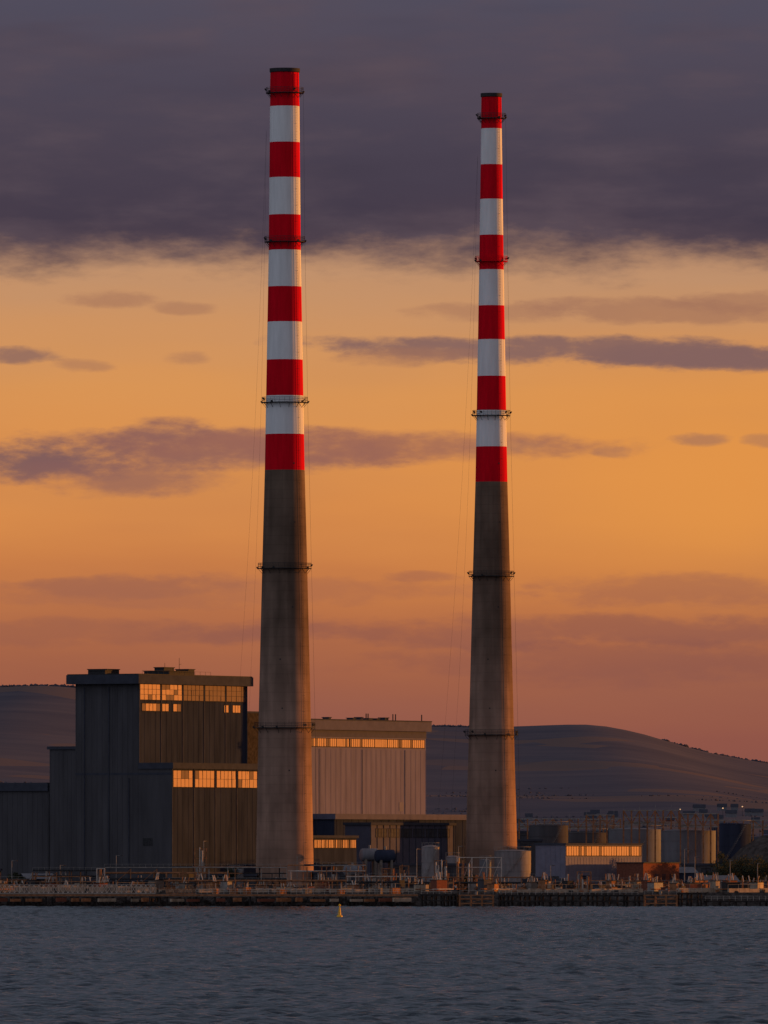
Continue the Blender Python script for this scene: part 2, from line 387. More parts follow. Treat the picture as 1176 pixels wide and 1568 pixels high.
def gabled(name,px0,px1,D,ye,yr,k,roofk):
    g=group(name,(X(px0,D),D,0),math.radians(20)); w=B()
    L=(X(px1,D)-X(px0,D))/math.cos(math.radians(20)); ze=Z(ye,D); zr=Z(yr,D); Wd=7
    w.box(0,L,0,Wd,GZ,ze,k)
    w.add([(0,0,ze),(0,Wd,ze),(0,Wd/2,zr)],[(0,2,1)],k); w.add([(L,0,ze),(L,Wd,ze),(L,Wd/2,zr)],[(0,1,2)],k)
    w.build('walls',g); r=B()
    r.add([(-0.3,-0.4,ze-0.1),(L+0.3,-0.4,ze-0.1),(L+0.3,Wd/2,zr+0.1),(-0.3,Wd/2,zr+0.1)],[(0,1,2,3)],roofk)
    r.add([(-0.3,Wd+0.4,ze-0.1),(L+0.3,Wd+0.4,ze-0.1),(L+0.3,Wd/2,zr+0.1),(-0.3,Wd/2,zr+0.1)],[(3,2,1,0)],roofk)
    r.build('roof',g)
    q=B()
    for i in range(3): q.box(L*(i+0.3)/3,L*(i+0.3)/3+1.2,-0.06,-0.003,GZ+1.2,GZ+2.4,'glassd')
    q.box(L*0.85,L*0.85+1,-0.07,-0.003,GZ,GZ+2.2,'dark'); q.build('openings',g)
gabled('gabled_shed',1076,1133,2965,1351,1341,'pale','tank')
gabled('gabled_shed',1035,1068,3010,1336,1328,'cladR','tank')
gabled('gabled_shed',40,85,2990,1345,1338,'cladR','tank')
# ------------------------------------------------------------ tanks
def tank(px,D,wpx,ytop,k='tank',dome=0.06):
    g=group('storage_tank',(X(px,D),D,0)); m=D/F; r=wpx*m/2; zt=Z(ytop,D)
    b=B(); prof=[(r,GZ)]; n=6
    for i in range(1,n+1):
        z=GZ+(zt-GZ)*i/n; prof+=[(r,z-0.12),(r+0.07,z-0.11),(r+0.07,z),(r,z+0.001)]
    prof+=[(r*0.6,zt+r*dome*0.7),(0.01,zt+r*dome)]
    b.lathe(prof,k,48); b.build('shell',g,smooth=True)
    b=B()
    nn_=max(14,int(r*2))
    for i in range(nn_):
        t=2*math.pi*i/nn_; c,s=math.cos(t),math.sin(t); b.beam((r*c,r*s,zt),(r*c,r*s,zt+1.1),0.06,'steel')
    b.lathe([(r-0.03,zt+1.05),(r+0.03,zt+1.05),(r+0.03,zt+1.13),(r-0.03,zt+1.13)],'steel',40)
    k2=40
    for i in range(k2):
        t=math.radians(-150+100*i/k2); z=GZ+(zt-GZ)*i/k2
        p=Vector(((r+0.1)*math.cos(t),(r+0.1)*math.sin(t),z)); q=Vector(((r+0.9)*math.cos(t),(r+0.9)*math.sin(t),z)); b.beam(p,q,0.09,'steel')
        b.beam(q,q+Vector((0,0,1.1)),0.04,'steel')
    b.build('railing_and_stair',g)
    return g
tank(972,3260,80,1270); tank(1054,3200,84,1272)
tank(895,3350,70,1275,'cladD'); tank(840,3330,60,1264,'cladD'); tank(1120,3300,60,1262,'cladR')
tank(659,2985,27,1297,'tankp',0.25); tank(785,3100,56,1303,'tankp',0.08); tank(693,3040,22,1312,'tankp',0.2)
tank(743,3010,18,1317,'tank',0.2); tank(362,2990,22,1332,'tank',0.2)
def bullet(px,D,wpx,yc,rpx,k='tank'):
    g=group('horizontal_tank',(X(px,D),D,Z(yc,D)),math.radians(15)); m=D/F; L=wpx*m/2; r=rpx*m
    b=B(); n=24; prof=[]
    for i in range(7): a=math.pi/2*i/6; prof.append((-L-r*0.5*math.cos(a),r*math.sin(a)))
    for i in range(7): a=math.pi/2*(1-i/6); prof.append((L+r*0.5*math.cos(a),r*math.sin(a)))
    vs=[];fs=[]
    for x,rr in prof:
        for i in range(n): t=2*math.pi*i/n; vs.append((x,max(rr,0.01)*math.cos(t),max(rr,0.01)*math.sin(t)))
    for j in range(len(prof)-1):
        for i in range(n): fs.append((j*n+i,(j+1)*n+i,(j+1)*n+(i+1)%n,j*n+(i+1)%n))
    b.add(vs,fs,k); b.build('vessel',g,smooth=True)
    b=B(); zg=GZ-Z(yc,D)
    for x in(-L*0.7,L*0.7): b.box(x-0.3,x+0.3,-r*0.8,r*0.8,zg,-r*0.5,'conc')
    b.cyl((0,0,r*0.9),(0,0,r*1.5),0.3,0.3,'steel',8); b.build('saddles',g)
bullet(566,3000,22,1309,10,'tank'); bullet(590,2990,24,1311,10,'cladR'); bullet(540,2975,22,1333,8,'tank')
def gantry(px0,px1,D,y0,y1,n,ph=0.0):
    g=group('steel_gantry',(0,D,0)); b=B(); z0,z1=GZ,Z(y1,D); zm=Z(y0,D)
    xs=[X(px0+(px1-px0)*i/n,D) for i in range(n+1)]
    for j,dy in enumerate((0,4)):
        for i,x in enumerate(xs):
            b.beam((x,dy,z0),(x,dy,z1),0.36,'rust')
            if i<n:
                for z in (zm,(zm+z1)/2,z1): b.beam((x,dy,z),(xs[i+1],dy,z),0.3,'steel' if j==0 else 'rust')
                b.beam((x,dy,zm if i%2 else z1),(xs[i+1],dy,z1 if i%2 else zm),0.24,'rust')
    for i,x in enumerate(xs):
        b.beam((x,0,z1),(x,4,z1),0.2,'rust')
        if i%2==0: b.beam((x,0,z1),(x,0,z1+1.6),0.08,'steel')
    b.cyl((xs[0],2,zm+0.3),(xs[-1],2,zm+0.3),0.5,0.5,'steel',8)
    b.build('frame',g)
gantry(955,1040,3230,1262,1241,7); gantry(1042,1100,3190,1266,1246,5); gantry(898,940,3280,1262,1248,4); gantry(795,950,3380,1268,1254,12); gantry(1095,1300,3390,1268,1256,14)
def lowblock(name,px0,px1,D,yt,k,depth=20,rz=0.0):
    g=group(name,(X(px0,D),D,0),rz); L=X(px1,D)-X(px0,D); b=B(); zt=Z(yt,D)
    b.box(0,L,0,depth,GZ,zt-0.6,k); b.box(-0.3,L+0.3,-0.35,depth+0.3,zt-0.6,zt,'slab')
    ribs(b,0.2,L-0.2,GZ,zt-0.6,0,3.0,'rib',0.15,0.1); b.build('walls',g)
    q=B(); n=max(2,int(L/5))
    for i in range(n):
        if random.random()<0.75: a=0.8+i*(L-1)/n; glaze(q,a,a+2.4,zt-2.6,zt-1.4,0,2,1,'glassd')
    for i in range(n//3+1):
        a=1+i*12
        if a<L-3.5: q.box(a,min(a+3,L-0.2),-0.14,-0.003,GZ,GZ+3.6,'dark')
    q.build('windows_and_doors',g)
lowblock('process_building',792,935,3420,1272,'cladD')
lowblock('process_building',700,830,3300,1285,'cladD')
lowblock('process_building',1095,1400,3400,1285,'cladD')
lowblock('service_shed',300,392,2990,1338,'cladD',8)
lowblock('service_shed',600,712,3030,1322,'cladD',8)
lowblock('service_shed',1045,1100,3040,1322,'cladD',8)
lowblock('service_shed',-200,0,3000,1330,'cladD',8)
lowblock('service_shed',130,230,2985,1346,'cladD',8)
lowblock('service_shed',480,560,2995,1334,'cladD',8)
lowblock('service_shed',800,862,2975,1345,'cladD',6)
b=B(); b.lathe([(22,GZ),(20,GZ+5),(15,GZ+11),(9,GZ+14.5),(3,GZ+16),(0.01,GZ+16.2)],'rock',40)
rng=random.Random(3); b.v=[(x+rng.uniform(-.6,.6),y+rng.uniform(-.6,.6),z+rng.uniform(-.5,.5)) for x,y,z in b.v]
b.build('spoil_heap',None,(X(1215,3150),3150,0),smooth=True)
# ------------------------------------------------------------ pipe racks and quay clutter
def pipe_rack(px0,px1,D,ztop,levels,step,seed):
    rg=random.Random(seed); g=group('pipe_rack',(0,D,0)); b=B()
    x0,x1=X(px0,D),X(px1,D); n=max(2,int((x1-x0)/step)); xs=[x0+(x1-x0)*i/n for i in range(n+1)]
    for i,x in enumerate(xs):
        for dy in(0,3.0): b.beam((x,dy,GZ),(x,dy,ztop),0.24,rg.choice(('rust','rust','steel','rust')))
        for l in range(levels): z=ztop-l*1.5; b.beam((x,0,z),(x,3,z),0.18,'rust')
        if i<n and rg.random()<0.35: b.beam((x,0,GZ),(xs[i+1],0,ztop),0.12,'rust')
    b.build('frames',g)
    b=B()
    for l in range(levels):
        z=ztop-l*1.5+0.3
        for k in range(5):
            y=0.2+k*0.62; r=rg.choice((0.1,0.14,0.2,0.26)); kk=rg.choice(('wsteel','steel','rust','rust','dark','dark'))
            a=x0 if rg.random()<0.6 else x0+(x1-x0)*rg.random()*0.5; c=x1 if rg.random()<0.6 else x1-(x1-x0)*rg.random()*0.4
            b.cyl((a,y,z+r),(c,y,z+r),r,r,kk,8)
            if rg.random()<0.6:
                for _ in range(3):
                    xx=a+(c-a)*rg.random(); b.cyl((xx,y-0.3,z+r),(xx,y-0.3,GZ),r*0.9,r*0.9,kk,6)
    for i in range(int((x1-x0)/1.5)): b.beam((x0+i*1.5,0,ztop+0.3),(x0+i*1.5,0,ztop+1.3),0.05,'steel')
    b.beam((x0,0,ztop+1.3),(x1,0,ztop+1.3),0.05,'steel')
    b.build('pipes',g,smooth=False)
pipe_rack(50,160,2935,Z(1336,2935),3,5,1); pipe_rack(160,440,2945,Z(1331,2945),3,6,2); pipe_rack(440,560,2950,Z(1328,2950),2,5,3)
pipe_rack(530,640,2925,Z(1345,2925),2,4,4); pipe_rack(640,830,2940,Z(1346,2940),2,5,5); pipe_rack(820,1000,2935,Z(1352,2935),1,6,6)
pipe_rack(1000,1200,2940,Z(1356,2940),1,6,7); pipe_rack(-80,50,2940,Z(1350,2940),2,6,8); pipe_rack(250,530,2915,Z(1352,2915),1,5,9)
def tower(px0,px1,D,yt,lv,k='wsteel',seed=0):
    rg=random.Random(seed); g=group('loading_frame',(0,D,0)); b=B(); x0,x1=X(px0,D),X(px1,D); zt=Z(yt,D); dy=(x1-x0)*0.8
    nx=max(1,int((x1-x0)/3)); xs=[x0+(x1-x0)*i/nx for i in range(nx+1)]
    for x in xs:
        for y in(0,dy): b.beam((x,y,GZ),(x,y,zt),0.24,k)
    for l in range(lv+1):
        z=GZ+(zt-GZ)*(l+0.5)/(lv+0.5)
        for y in(0,dy): b.beam((x0,y,z),(x1,y,z),0.2,k)
        for x in xs: b.beam((x,0,z),(x,dy,z),0.18,k)
        b.box(x0,x1,0.2,dy-0.2,z-0.08,z-0.02,'rust')
    for i in range(nx): b.beam((xs[i],0,GZ),(xs[i+1],0,zt),0.1,k)
    b.build('frame',g); b=B()
    for i in range(7):
        x=x0+(x1-x0)*rg.random(); r=rg.uniform(0.12,0.3); b.cyl((x,-0.6,GZ),(x,-0.6,GZ+(zt-GZ)*rg.uniform(0.5,1.05)),r,r,rg.choice(('wsteel','rust','steel')),8)
    b.build('pipes',g)
tower(700,768,2948,1313,3,'wsteel',1); tower(148,160,2930,1330,2,'wsteel',2); tower(612,626,2940,1326,2,'rust',3); tower(585,604,2955,1330,2,'rust',4)
tower(298,316,2955,1300,4,'rust',5); tower(884,905,2930,1335,2,'rust',6); tower(666,684,2950,1318,2,'rust',7)
def skid(px,D,seed):
    rg=random.Random(seed); g=group('plant_skid',(X(px,D),D,GZ),rg.uniform(.55,1.2)); b=B(); k=rg.choice(('rust','steel','dark','cladD','brick','conc','rust','wallc'))
    w_,h_=rg.uniform(1.5,4.5),rg.uniform(1.6,5.2)
    b.box(-w_/2,w_/2,-1,1,0.3,h_*0.6,k); b.box(-w_/2-0.15,w_/2+0.15,-1.15,1.15,0,0.299,'conc'); b.box(-w_/2-0.1,w_/2+0.1,-1.1,1.1,h_*0.6,h_*0.6+0.15,'dark')
    for _ in range(3):
        x=rg.uniform(-w_/2,w_/2); b.cyl((x,rg.uniform(-.7,.7),h_*0.6),(x,0,h_),0.15,0.12,rg.choice(('wsteel','rust','steel')),8)
    b.cyl((-w_,-1.3,0.8),(w_,-1.3,0.8),0.15,0.15,rg.choice(('wsteel','rust')),8); b.cyl((w_,-1.3,0.8),(w_,-1.3,h_*0.7),0.15,0.15,'rust',8)
    b.build('body',g)
for i in range(170): skid(random.uniform(-20,1200),random.uniform(2905,2975),i)
def pole(px,D,yt):
    b=B(); zt=Z(yt,D)-GZ
    b.cyl((0,0,0),(0,0,zt),0.14,0.08,'steel',8); b.box(-0.1,1.2,-0.06,0.06,zt-0.05,zt+0.05,'steel'); b.box(0.9,1.7,-0.16,0.16,zt-0.12,zt+0.02,'dark'); b.cyl((0,0,0),(0,0,0.6),0.25,0.2,'conc',8)
    b.build('lamp_post',None,(X(px,D),D,GZ),random.uniform(-1,1))
for px,yt in ((18,1318),(92,1325),(178,1310),(312,1288),(455,1312),(508,1322),(638,1300),(702,1296),(843,1325),(1048,1300),(1064,1312),(1118,1318),(1160,1322)): pole(px,2960,yt)
# ------------------------------------------------------------ jetty
D=2884
g=group('jetty',(0,D,0)); b=B(); m=D/F
zd=Z(1369,D)
b.box(X(-400,D),X(640,D),0,4,zd-0.7,zd,'conc'); b.box(X(-400,D),X(640,D),-0.15,-0.003,zd-0.5,zd-0.1,'rust')
b.build('deck',g)
b=B()
x=X(-400,D)
rg=random.Random(11)
while x<X(640,D):
    for y in(0.4,3.5): b.cyl((x,y,-3),(x,y,zd-0.7),0.22,0.22,'timber',7)
    if rg.random()<0.5: b.beam((x,0.4,0),(x+3,0.4,zd-0.8),0.15,'timber')
    x+=rg.choice((1.6,2.4,3.2))
px=-20
while px<630:
    xx=X(px,D); ln=rg.uniform(2.5,6.5)
    b.rbox(xx,-1.8,ln,0.5,zd-1.9,zd-rg.uniform(0.9,1.3),math.radians(rg.uniform(42,58)),rg.choice(('rust','rust','wallc','brick')))
    b.beam((xx,-1.2,-1.5),(xx,-1.2,zd-0.8),0.25,'timber')
    px+=rg.uniform(14,44)
b.build('piles_and_fenders',g)
b=B()
def truss(b,px0,px1,y0,y1,z0,z1,n,k):
    xs=[X(px0+(px1-px0)*i/n,D) for i in range(n+1)]
    for y in(y0,y1):
        b.beam((xs[0],y,z0),(xs[-1],y,z0),0.14,k); b.beam((xs[0],y,z1),(xs[-1],y,z1),0.12,k)
        for i in range(n):
            b.beam((xs[i],y,z0),(xs[i],y,z1),0.08,k); b.beam((xs[i],y,z0),(xs[i+1],y,z1),0.07,k); b.beam((xs[i],y,z1),(xs[i+1],y,z0),0.07,k)
    for x in xs: b.beam((x,y0,z1),(x,y1,z1),0.1,k)
    b.box(xs[0],xs[-1],y0,y1,z0-0.05,z0+0.05,'conc')
truss(b,-60,238,0.3,2.2,zd+0.2,zd+2.3,40,'wsteel')
truss(b,255,300,0.3,2.0,zd+0.1,zd+1.3,8,'rust')
b.build('gangway_truss',g)
def railing(b,px0,px1,y,z,k,step=1.4,h=1.15):
    x0,x1=X(px0,D),X(px1,D); n=int((x1-x0)/step)
    for i in range(n+1): b.beam((x0+i*step,y,z),(x0+i*step,y,z+h),0.07,k)
    for q in(0.55,1.0): b.beam((x0,y,z+h*q),(x0+n*step,y,z+h*q),0.06,k)
b=B(); railing(b,300,640,0.1,zd,'wsteel'); railing(b,300,640,3.8,zd+0.6,'steel')
for px in (330,358,378,431,470,522,580,605): xx=X(px,D); b.rbox(xx,1.8,rg.uniform(1.2,3),1.2,zd+0.002,zd+rg.uniform(0.9,1.8),rg.uniform(.7,1.1),rg.choice(('rust','brick','conc','rust'))); b.cyl((xx,1.8,zd+0.8),(xx,1.8,zd+2.7),0.1,0.1,'steel',6)
b.build('railings',g)
D=2872
def wharf(px0,px1,yd,seed,step=0.75,rail=True,framek='timber'):
    rg=random.Random(seed); g=group('timber_wharf',(0,D,0)); b=B(); zd=Z(yd,D); x=X(px0,D)
    while x<X(px1,D):
        tp=zd+rg.uniform(-1.0,0.25); b.cyl((x,rg.uniform(-.2,.1),-3),(x+rg.uniform(-.15,.15),0,tp),0.24,0.2,framek,7)
        b.cyl((x+0.3,3.5,-3),(x+0.3,3.5,zd-0.5),0.22,0.2,framek,7)
        x+=rg.uniform(0.6,1.6)*step*1.4
    b.build('piles',g); b=B()
    b.box(X(px0,D)-0.3,X(px1,D)+0.3,0.25,4,zd-0.6,zd-0.15,'timber'); b.box(X(px0,D),X(px1,D),-0.35,-0.25,zd-2.0,zd-1.6,'timber')
    if rail: railing(b,px0,px1,0.3,zd-0.15,'wsteel',1.5,1.1)
    b.build('deck',g)
wharf(645,700,1368,1); wharf(765,985,1369,2,0.9); wharf(1038,1080,1366,4); wharf(1080,1300,1378,5,1.6)
wharf(455,500,1382,8,1.2,False); wharf(230,245,1372,9,0.5,False)
def dolphin(px0,px1,yt):
    g=group('mooring_dolphin',(0,D-2,0)); b=B(); z1=Z(yt,D); x0,x1=X(px0,D),X(px1,D); n=3
    b.box(x0-0.3,x1+0.3,-0.2,4.2,z1-0.3,z1,'rust')
    for i in range(n+1):
        x=x0+(x1-x0)*i/n
        for y in(0,4): b.cyl((x,y,-2),(x,y,z1-0.3),0.26,0.26,'rust',8)
    for z in(0.8,1.9): b.cyl((x0,-0.02,z),(x1,-0.02,z),0.18,0.18,'rust',8)
    b.beam((x0,0,0.3),(x1,0,z1-0.4),0.14,'rust')
    for i in range(5):
        x=x0+(x1-x0)*i/4; b.beam((x,0,z1),(x,0,z1+1.1),0.06,'wsteel')
    b.beam((x0,0,z1+1.1),(x1,0,z1+1.1),0.06,'wsteel'); b.cyl(((x0+x1)/2,1,z1),((x0+x1)/2,1,z1+0.8),0.3,0.4,'steel',8)
    b.build('frame',g)
dolphin(704,755,1370); dolphin(987,1036,1370)
b=B(); k='buoy'
b.lathe([(0.01,-0.5),(0.55,-0.4),(0.62,0.15),(0.55,0.35),(0.28,0.5),(0.18,1.7),(0.1,2.0),(0.1,2.3),(0.3,2.35),(0.01,2.75)],k,20)
for t in range(4):
    a=math.pi/2*t; b.beam((0.5*math.cos(a),0.5*math.sin(a),0.3),(0.12*math.cos(a),0.12*math.sin(a),1.7),0.05,k)
b.build('channel_buoy',None,(X(520,10*F/(1405-YH)),10*F/(1405-YH),0.0),smooth=True)
def seawall(px0,D0,px1,D1,h,k='wallc'):
    b=B(); p=Vector((X(px0,D0),D0,0)); q=Vector((X(px1,D1),D1,0)); L=(q-p).length; a=math.atan2(q.y-p.y,q.x-p.x)
    n=int(L/3.2); rg=random.Random(int(px0)+900)
    for i in range(n):
        hh=h*rg.uniform(0.8,1.08); b.box(i*L/n+0.06,(i+1)*L/n-0.06,0,0.6,GZ,GZ+hh,k)
        if rg.random()<0.4: b.box(i*L/n+0.6,i*L/n+rg.uniform(1.2,2.2),-0.25,-0.003,GZ,GZ+hh*0.7,rg.choice(('dark','rust','conc')))
        b.beam((i*L/n,0.3,GZ+h*0.8),(i*L/n,0.3,GZ+h+1.0),0.06,'steel')
    b.beam((0,0.3,GZ+h+1.0),(L,0.3,GZ+h+1.0),0.05,'steel')
    b.build('sea_wall',None,(p.x,p.y,0),a)
# segments face west of north-west so the low sun reaches them
for (a_,c_,h_) in ((-60,30,1.8),(32,108,1.7),(110,178,1.7),(180,240,1.5),(245,300,0.9),(305,372,1.0),(378,440,1.0),(446,500,1.1),(506,560,0.9),(566,640,1.2),(765,830,0.9),(836,900,1.0),(906,985,1.0),(1040,1110,1.1),(1116,1180,1.0),(1186,1260,1.0)):
    seawall(a_,2899,c_,2899+(c_-a_)*0.163*0.85,h_)
# ------------------------------------------------------------ trees
def tree(px,D,h,seed):
    rg=random.Random(seed); g=group('tree',(X(px,D),D,GZ)); b=B(); r0=h*0.03
    b.cyl((0,0,-0.1),(0.1,0,h*0.35),r0*1.3,r0*0.8,'bark',8)
    tips=[]
    for i in range(9):
        a=rg.uniform(0,6.28); e=rg.uniform(0.4,1.3); l=h*rg.uniform(0.25,0.55)
        p=Vector((0.1,0,h*rg.uniform(0.2,0.36))); q=p+Vector((math.cos(a)*math.cos(e),math.sin(a)*math.cos(e),math.sin(e)))*l
        b.cyl(p,q,r0*0.5,r0*0.12,'bark',6); tips.append(q); tips.append(p.lerp(q,0.6))
    b.build('trunk_and_limbs',g); b=B()
    for t in tips:
        rr=h*rg.uniform(0.09,0.17)
        for _ in range(110):
            d=Vector((rg.gauss(0,1),rg.gauss(0,1),rg.gauss(0,0.75))); d=d.normalized()*rr*rg.random()**0.4; c=t+d
            s=rg.uniform(0.14,0.3); u=Vector((rg.gauss(0,1),rg.gauss(0,1),rg.gauss(0,1))).normalized(); v=u.orthogonal().normalized()
            b.add([c-u*s,c+v*s*0.6,c+u*s,c-v*s*0.6],[(0,1,2,3)],'leaf')
    b.build('crown',g)
for i,(px,hh) in enumerate(((1104,9),(1116,11),(1128,10),(1141,12),(1153,10),(1164,11),(1178,12),(1090,6),(1110,7),(350,8),(338,6),(722,6),(20,6),(1150,7))):
    tree(px,3010+ (i%3)*8 if px>1000 else 2990,hh*1.0,i+50)
# ------------------------------------------------------------ ground, hills
def shader_land(name,c1,c2,c3,sc):
    m=bpy.data.materials.new(name); m.use_nodes=True; nt=m.node_tree; p=nt.nodes['Principled BSDF']; p.inputs['Roughness'].default_value=1.0; p.inputs['Specular IOR Level'].default_value=0.0
    tc=nn(nt,'ShaderNodeTexCoord'); n1=nn(nt,'ShaderNodeTexNoise'); n1.inputs['Scale'].default_value=sc; n1.inputs['Detail'].default_value=8; n1.inputs['Roughness'].default_value=0.65; nt.links.new(tc.outputs['Object'],n1.inputs[0])
    vo=nn(nt,'ShaderNodeTexVoronoi'); vo.inputs['Scale'].default_value=sc*2.2; mp=nn(nt,'ShaderNodeMapping'); mp.inputs['Scale'].default_value=(1,0.45,1); nt.links.new(tc.outputs['Object'],mp.inputs[0]); nt.links.new(mp.outputs[0],vo.inputs[0])
    r=nn(nt,'ShaderNodeValToRGB'); e=r.color_ramp.elements; e[0].position=0.38; e[0].color=c1; e[1].position=0.62; e[1].color=c2; nt.links.new(n1.outputs[0],r.inputs[0])
    r2=nn(nt,'ShaderNodeValToRGB'); e=r2.color_ramp.elements; e[0].position=0.74; e[0].color=(0,0,0,1); e[1].position=0.80; e[1].color=(1,1,1,1)
    sx=nn(nt,'ShaderNodeSeparateColor'); nt.links.new(vo.outputs['Color'],sx.inputs[0]); nt.links.new(sx.outputs[0],r2.inputs[0])
    mx=nn(nt,'ShaderNodeMix',data_type='RGBA'); nt.links.new(r2.outputs[0],mx.inputs['Factor']); nt.links.new(r.outputs[0],mx.inputs[6]); mx.inputs[7].default_value=c3
    nt.links.new(mx.outputs[2],p.inputs['Base Color']); return m
M['ground']=shader_land('ground_gravel',(0.04,0.036,0.035,1),(0.08,0.07,0.065,1),(0.07,0.06,0.055,1),0.2)
M['hill']=shader_land('hazy_moorland',(0.098,0.094,0.125,1),(0.135,0.122,0.148,1),(0.165,0.125,0.125,1),0.0045)  # mauve air haze mixed into the moor and field colours
xs=np.concatenate([np.linspace(-8000,-260,12),np.linspace(-250,250,260),np.linspace(260,8000,12)])
rows=[(2886,-2.0),(2888,-0.3),(2890,0.9),(2892,2.1),(2894,3.2),(2896,3.5),(2920,3.5),(3100,3.5),(3600,3.5),(6000,3.5),(22000,3.5)]
rng=np.random.default_rng(5)
vs=[]
for j,(y,z) in enumerate(rows):
    for x in xs:
        n=0.35 if 0<j<5 else 0.0
        vs.append((float(x),y+float(rng.uniform(-n,n)),z+float(rng.uniform(-n,n))*0.9))
W_=len(xs)
b=B()
b.v=vs; i0=b.mi('rock'); i1=b.mi('ground')
for j in range(len(rows)-1):
    for i in range(W_-1):
        b.f.append((j*W_+i,j*W_+i+1,(j+1)*W_+i+1,(j+1)*W_+i)); b.m.append(i0 if j<5 else i1)
b.build('ground')
b=B(); rg=random.Random(2)
for i in range(1400):
    x=rg.uniform(-105,105); t=rg.random(); y=2886.5+t*8; z=-0.8+t*4.1; s=rg.uniform(0.3,0.75)
    vv=[(x+dx*s*rg.uniform(.6,1.2),y+dy*s*rg.uniform(.6,1.2),z+dz*s*rg.uniform(.5,1)) for dx,dy,dz in((-1,-1,-1),(1,-1,-1),(1,1,-1),(-1,1,-1),(-.8,-.8,1),(.8,-.8,1),(.8,.8,1),(-.8,.8,1))]
    b.add(vv,[(0,3,2,1),(4,5,6,7),(0,1,5,4),(1,2,6,5),(2,3,7,6),(3,0,4,7)],'rock')
b.build('rock_revetment')
ridge=[(-4000,1180),(-2000,1110),(-300,1062),(0,1051),(60,1048),(115,1051),(250,1068),(380,1091),(480,1100),(600,1109),(660,1111),(740,1112),(830,1109),(890,1107.5),(935,1112),(980,1122),(1020,1134),(1060,1146),(1110,1157),(1176,1168),(1400,1200),(2500,1270),(5000,1290)]
rx=np.array([a for a,_ in ridge],float); ry=np.array([c for _,c in ridge],float)
def vnoise(x,y,seed,octs=5):
    r=np.random.default_rng(seed); out=0; amp=1
    for o in range(octs):
        for k in range(4):
            a=r.uniform(0,6.28); f=r.uniform(0.7,1.4)*2**o; out=out+amp*np.sin((x*math.cos(a)+y*math.sin(a))*f+r.uniform(0,6.28))/4
        amp*=0.5
    return out
NX,NY=420,150
gx=np.linspace(-4200,4200,NX); gy=np.linspace(4600,13800,NY)
GX,GY=np.meshgrid(gx,gy)
U=588+GX*F/12000.0
yr=np.interp(U,rx,ry)+vnoise(GX/160,GX*0,9,5)*1.6
sl_r=(YH-yr)/F
wv=np.clip((GY-4600)/(12000-4600),0,1); wv=wv**1.25
low=0.30*np.exp(-((GY-7600)/1100)**2)*(0.6+0.5*vnoise(GX/700,GY/900,4,4))
wv2=np.clip(wv+low*0.5,0,1)
nz=vnoise(GX/380,GY/500,1,6)
env=np.sin(np.pi*np.clip(wv,0,1))
ZZ=H*np.clip((GY-4600)/2000,0,1)+3.6*(1-np.clip((GY-4600)/2000,0,1))+GY*sl_r*np.clip(wv2,0,1)+nz*9*env
back=GY>12000
ZZ[back]=(H+GY*sl_r)[back]-(GY[back]-12000)*0.12
def npmesh(name,verts,faces,material):
    me=bpy.data.meshes.new(name); nv=len(verts); nf=len(faces)
    me.vertices.add(nv); me.vertices.foreach_set('co',verts.astype(np.float32).ravel())
    loops=faces.ravel().astype(np.int32); me.loops.add(len(loops)); me.loops.foreach_set('vertex_index',loops)
    me.polygons.add(nf); me.polygons.foreach_set('loop_start',np.arange(0,nf*4,4,dtype=np.int32))
    me.materials.append(material); me.update(calc_edges=True); me.validate()
    me.polygons.foreach_set('use_smooth',np.ones(len(me.polygons),dtype=bool))
    o=bpy.data.objects.new(name,me); col.objects.link(o); return o
idx=np.arange(NX*NY).reshape(NY,NX); fa=np.stack([idx[:-1,:-1],idx[:-1,1:],idx[1:,1:],idx[1:,:-1]],-1).reshape(-1,4)
npmesh('hills',np.stack([GX,GY,ZZ],-1).reshape(-1,3),fa,M['hill'])
def hz(x,y):
    fj=(y-4600)/(13800-4600)*(NY-1); fi=(x+4200)/8400*(NX-1); j=int(np.clip(fj,0,NY-2)); i=int(np.clip(fi,0,NX-2)); a=fj-j; c=fi-i
    return float((ZZ[j,i]*(1-c)+ZZ[j,i+1]*c)*(1-a)+(ZZ[j+1,i]*(1-c)+ZZ[j+1,i+1]*c)*a)
M['hazeleaf']=mat('hazy_hillside_trees',(0.085,0.08,0.105),0.95,0.1,nscale=0.05,spec=0.0)  # leaf colour carries the distance haze
b=B(); rg=random.Random(8)
def clump(b,x,y,z,s,rg,n=5,k='leaf'):
    for _ in range(n):
        cx,cy,cz=x+rg.uniform(-s,s),y+rg.uniform(-s,s),z+rg.uniform(0,s*0.7); r=s*rg.uniform(0.4,0.8)
        m=6; vv=[(cx+r*math.cos(i*6.283/m)*rg.uniform(.7,1.2),cy+r*math.sin(i*6.283/m),cz+rg.uniform(-.2,.4)*r) for i in range(m)]+[(cx,cy,cz+r*rg.uniform(.6,1)),(cx,cy,cz-r)]
        b.add(vv,[(i,(i+1)%m,m) for i in range(m)]+[((i+1)%m,i,m+1) for i in range(m)],k)
for i in range(1100):
    y=rg.uniform(3500,4600); x=rg.uniform(-0.05,0.05)*y; clump(b,x,y,GZ+rg.uniform(1,4),rg.uniform(2,4.5),rg,5)
for i in range(500):
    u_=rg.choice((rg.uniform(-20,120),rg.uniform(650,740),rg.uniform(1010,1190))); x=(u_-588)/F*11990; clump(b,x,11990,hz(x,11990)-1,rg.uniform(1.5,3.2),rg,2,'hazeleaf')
for i in range(60):
    y=rg.uniform(5600,9500); x=rg.uniform(-0.036,0.036)*y; dx=rg.uniform(3,7); dyy=rg.uniform(-3,3)
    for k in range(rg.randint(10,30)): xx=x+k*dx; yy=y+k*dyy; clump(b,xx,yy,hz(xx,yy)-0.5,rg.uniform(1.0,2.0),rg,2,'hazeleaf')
b.build('distant_treeline')
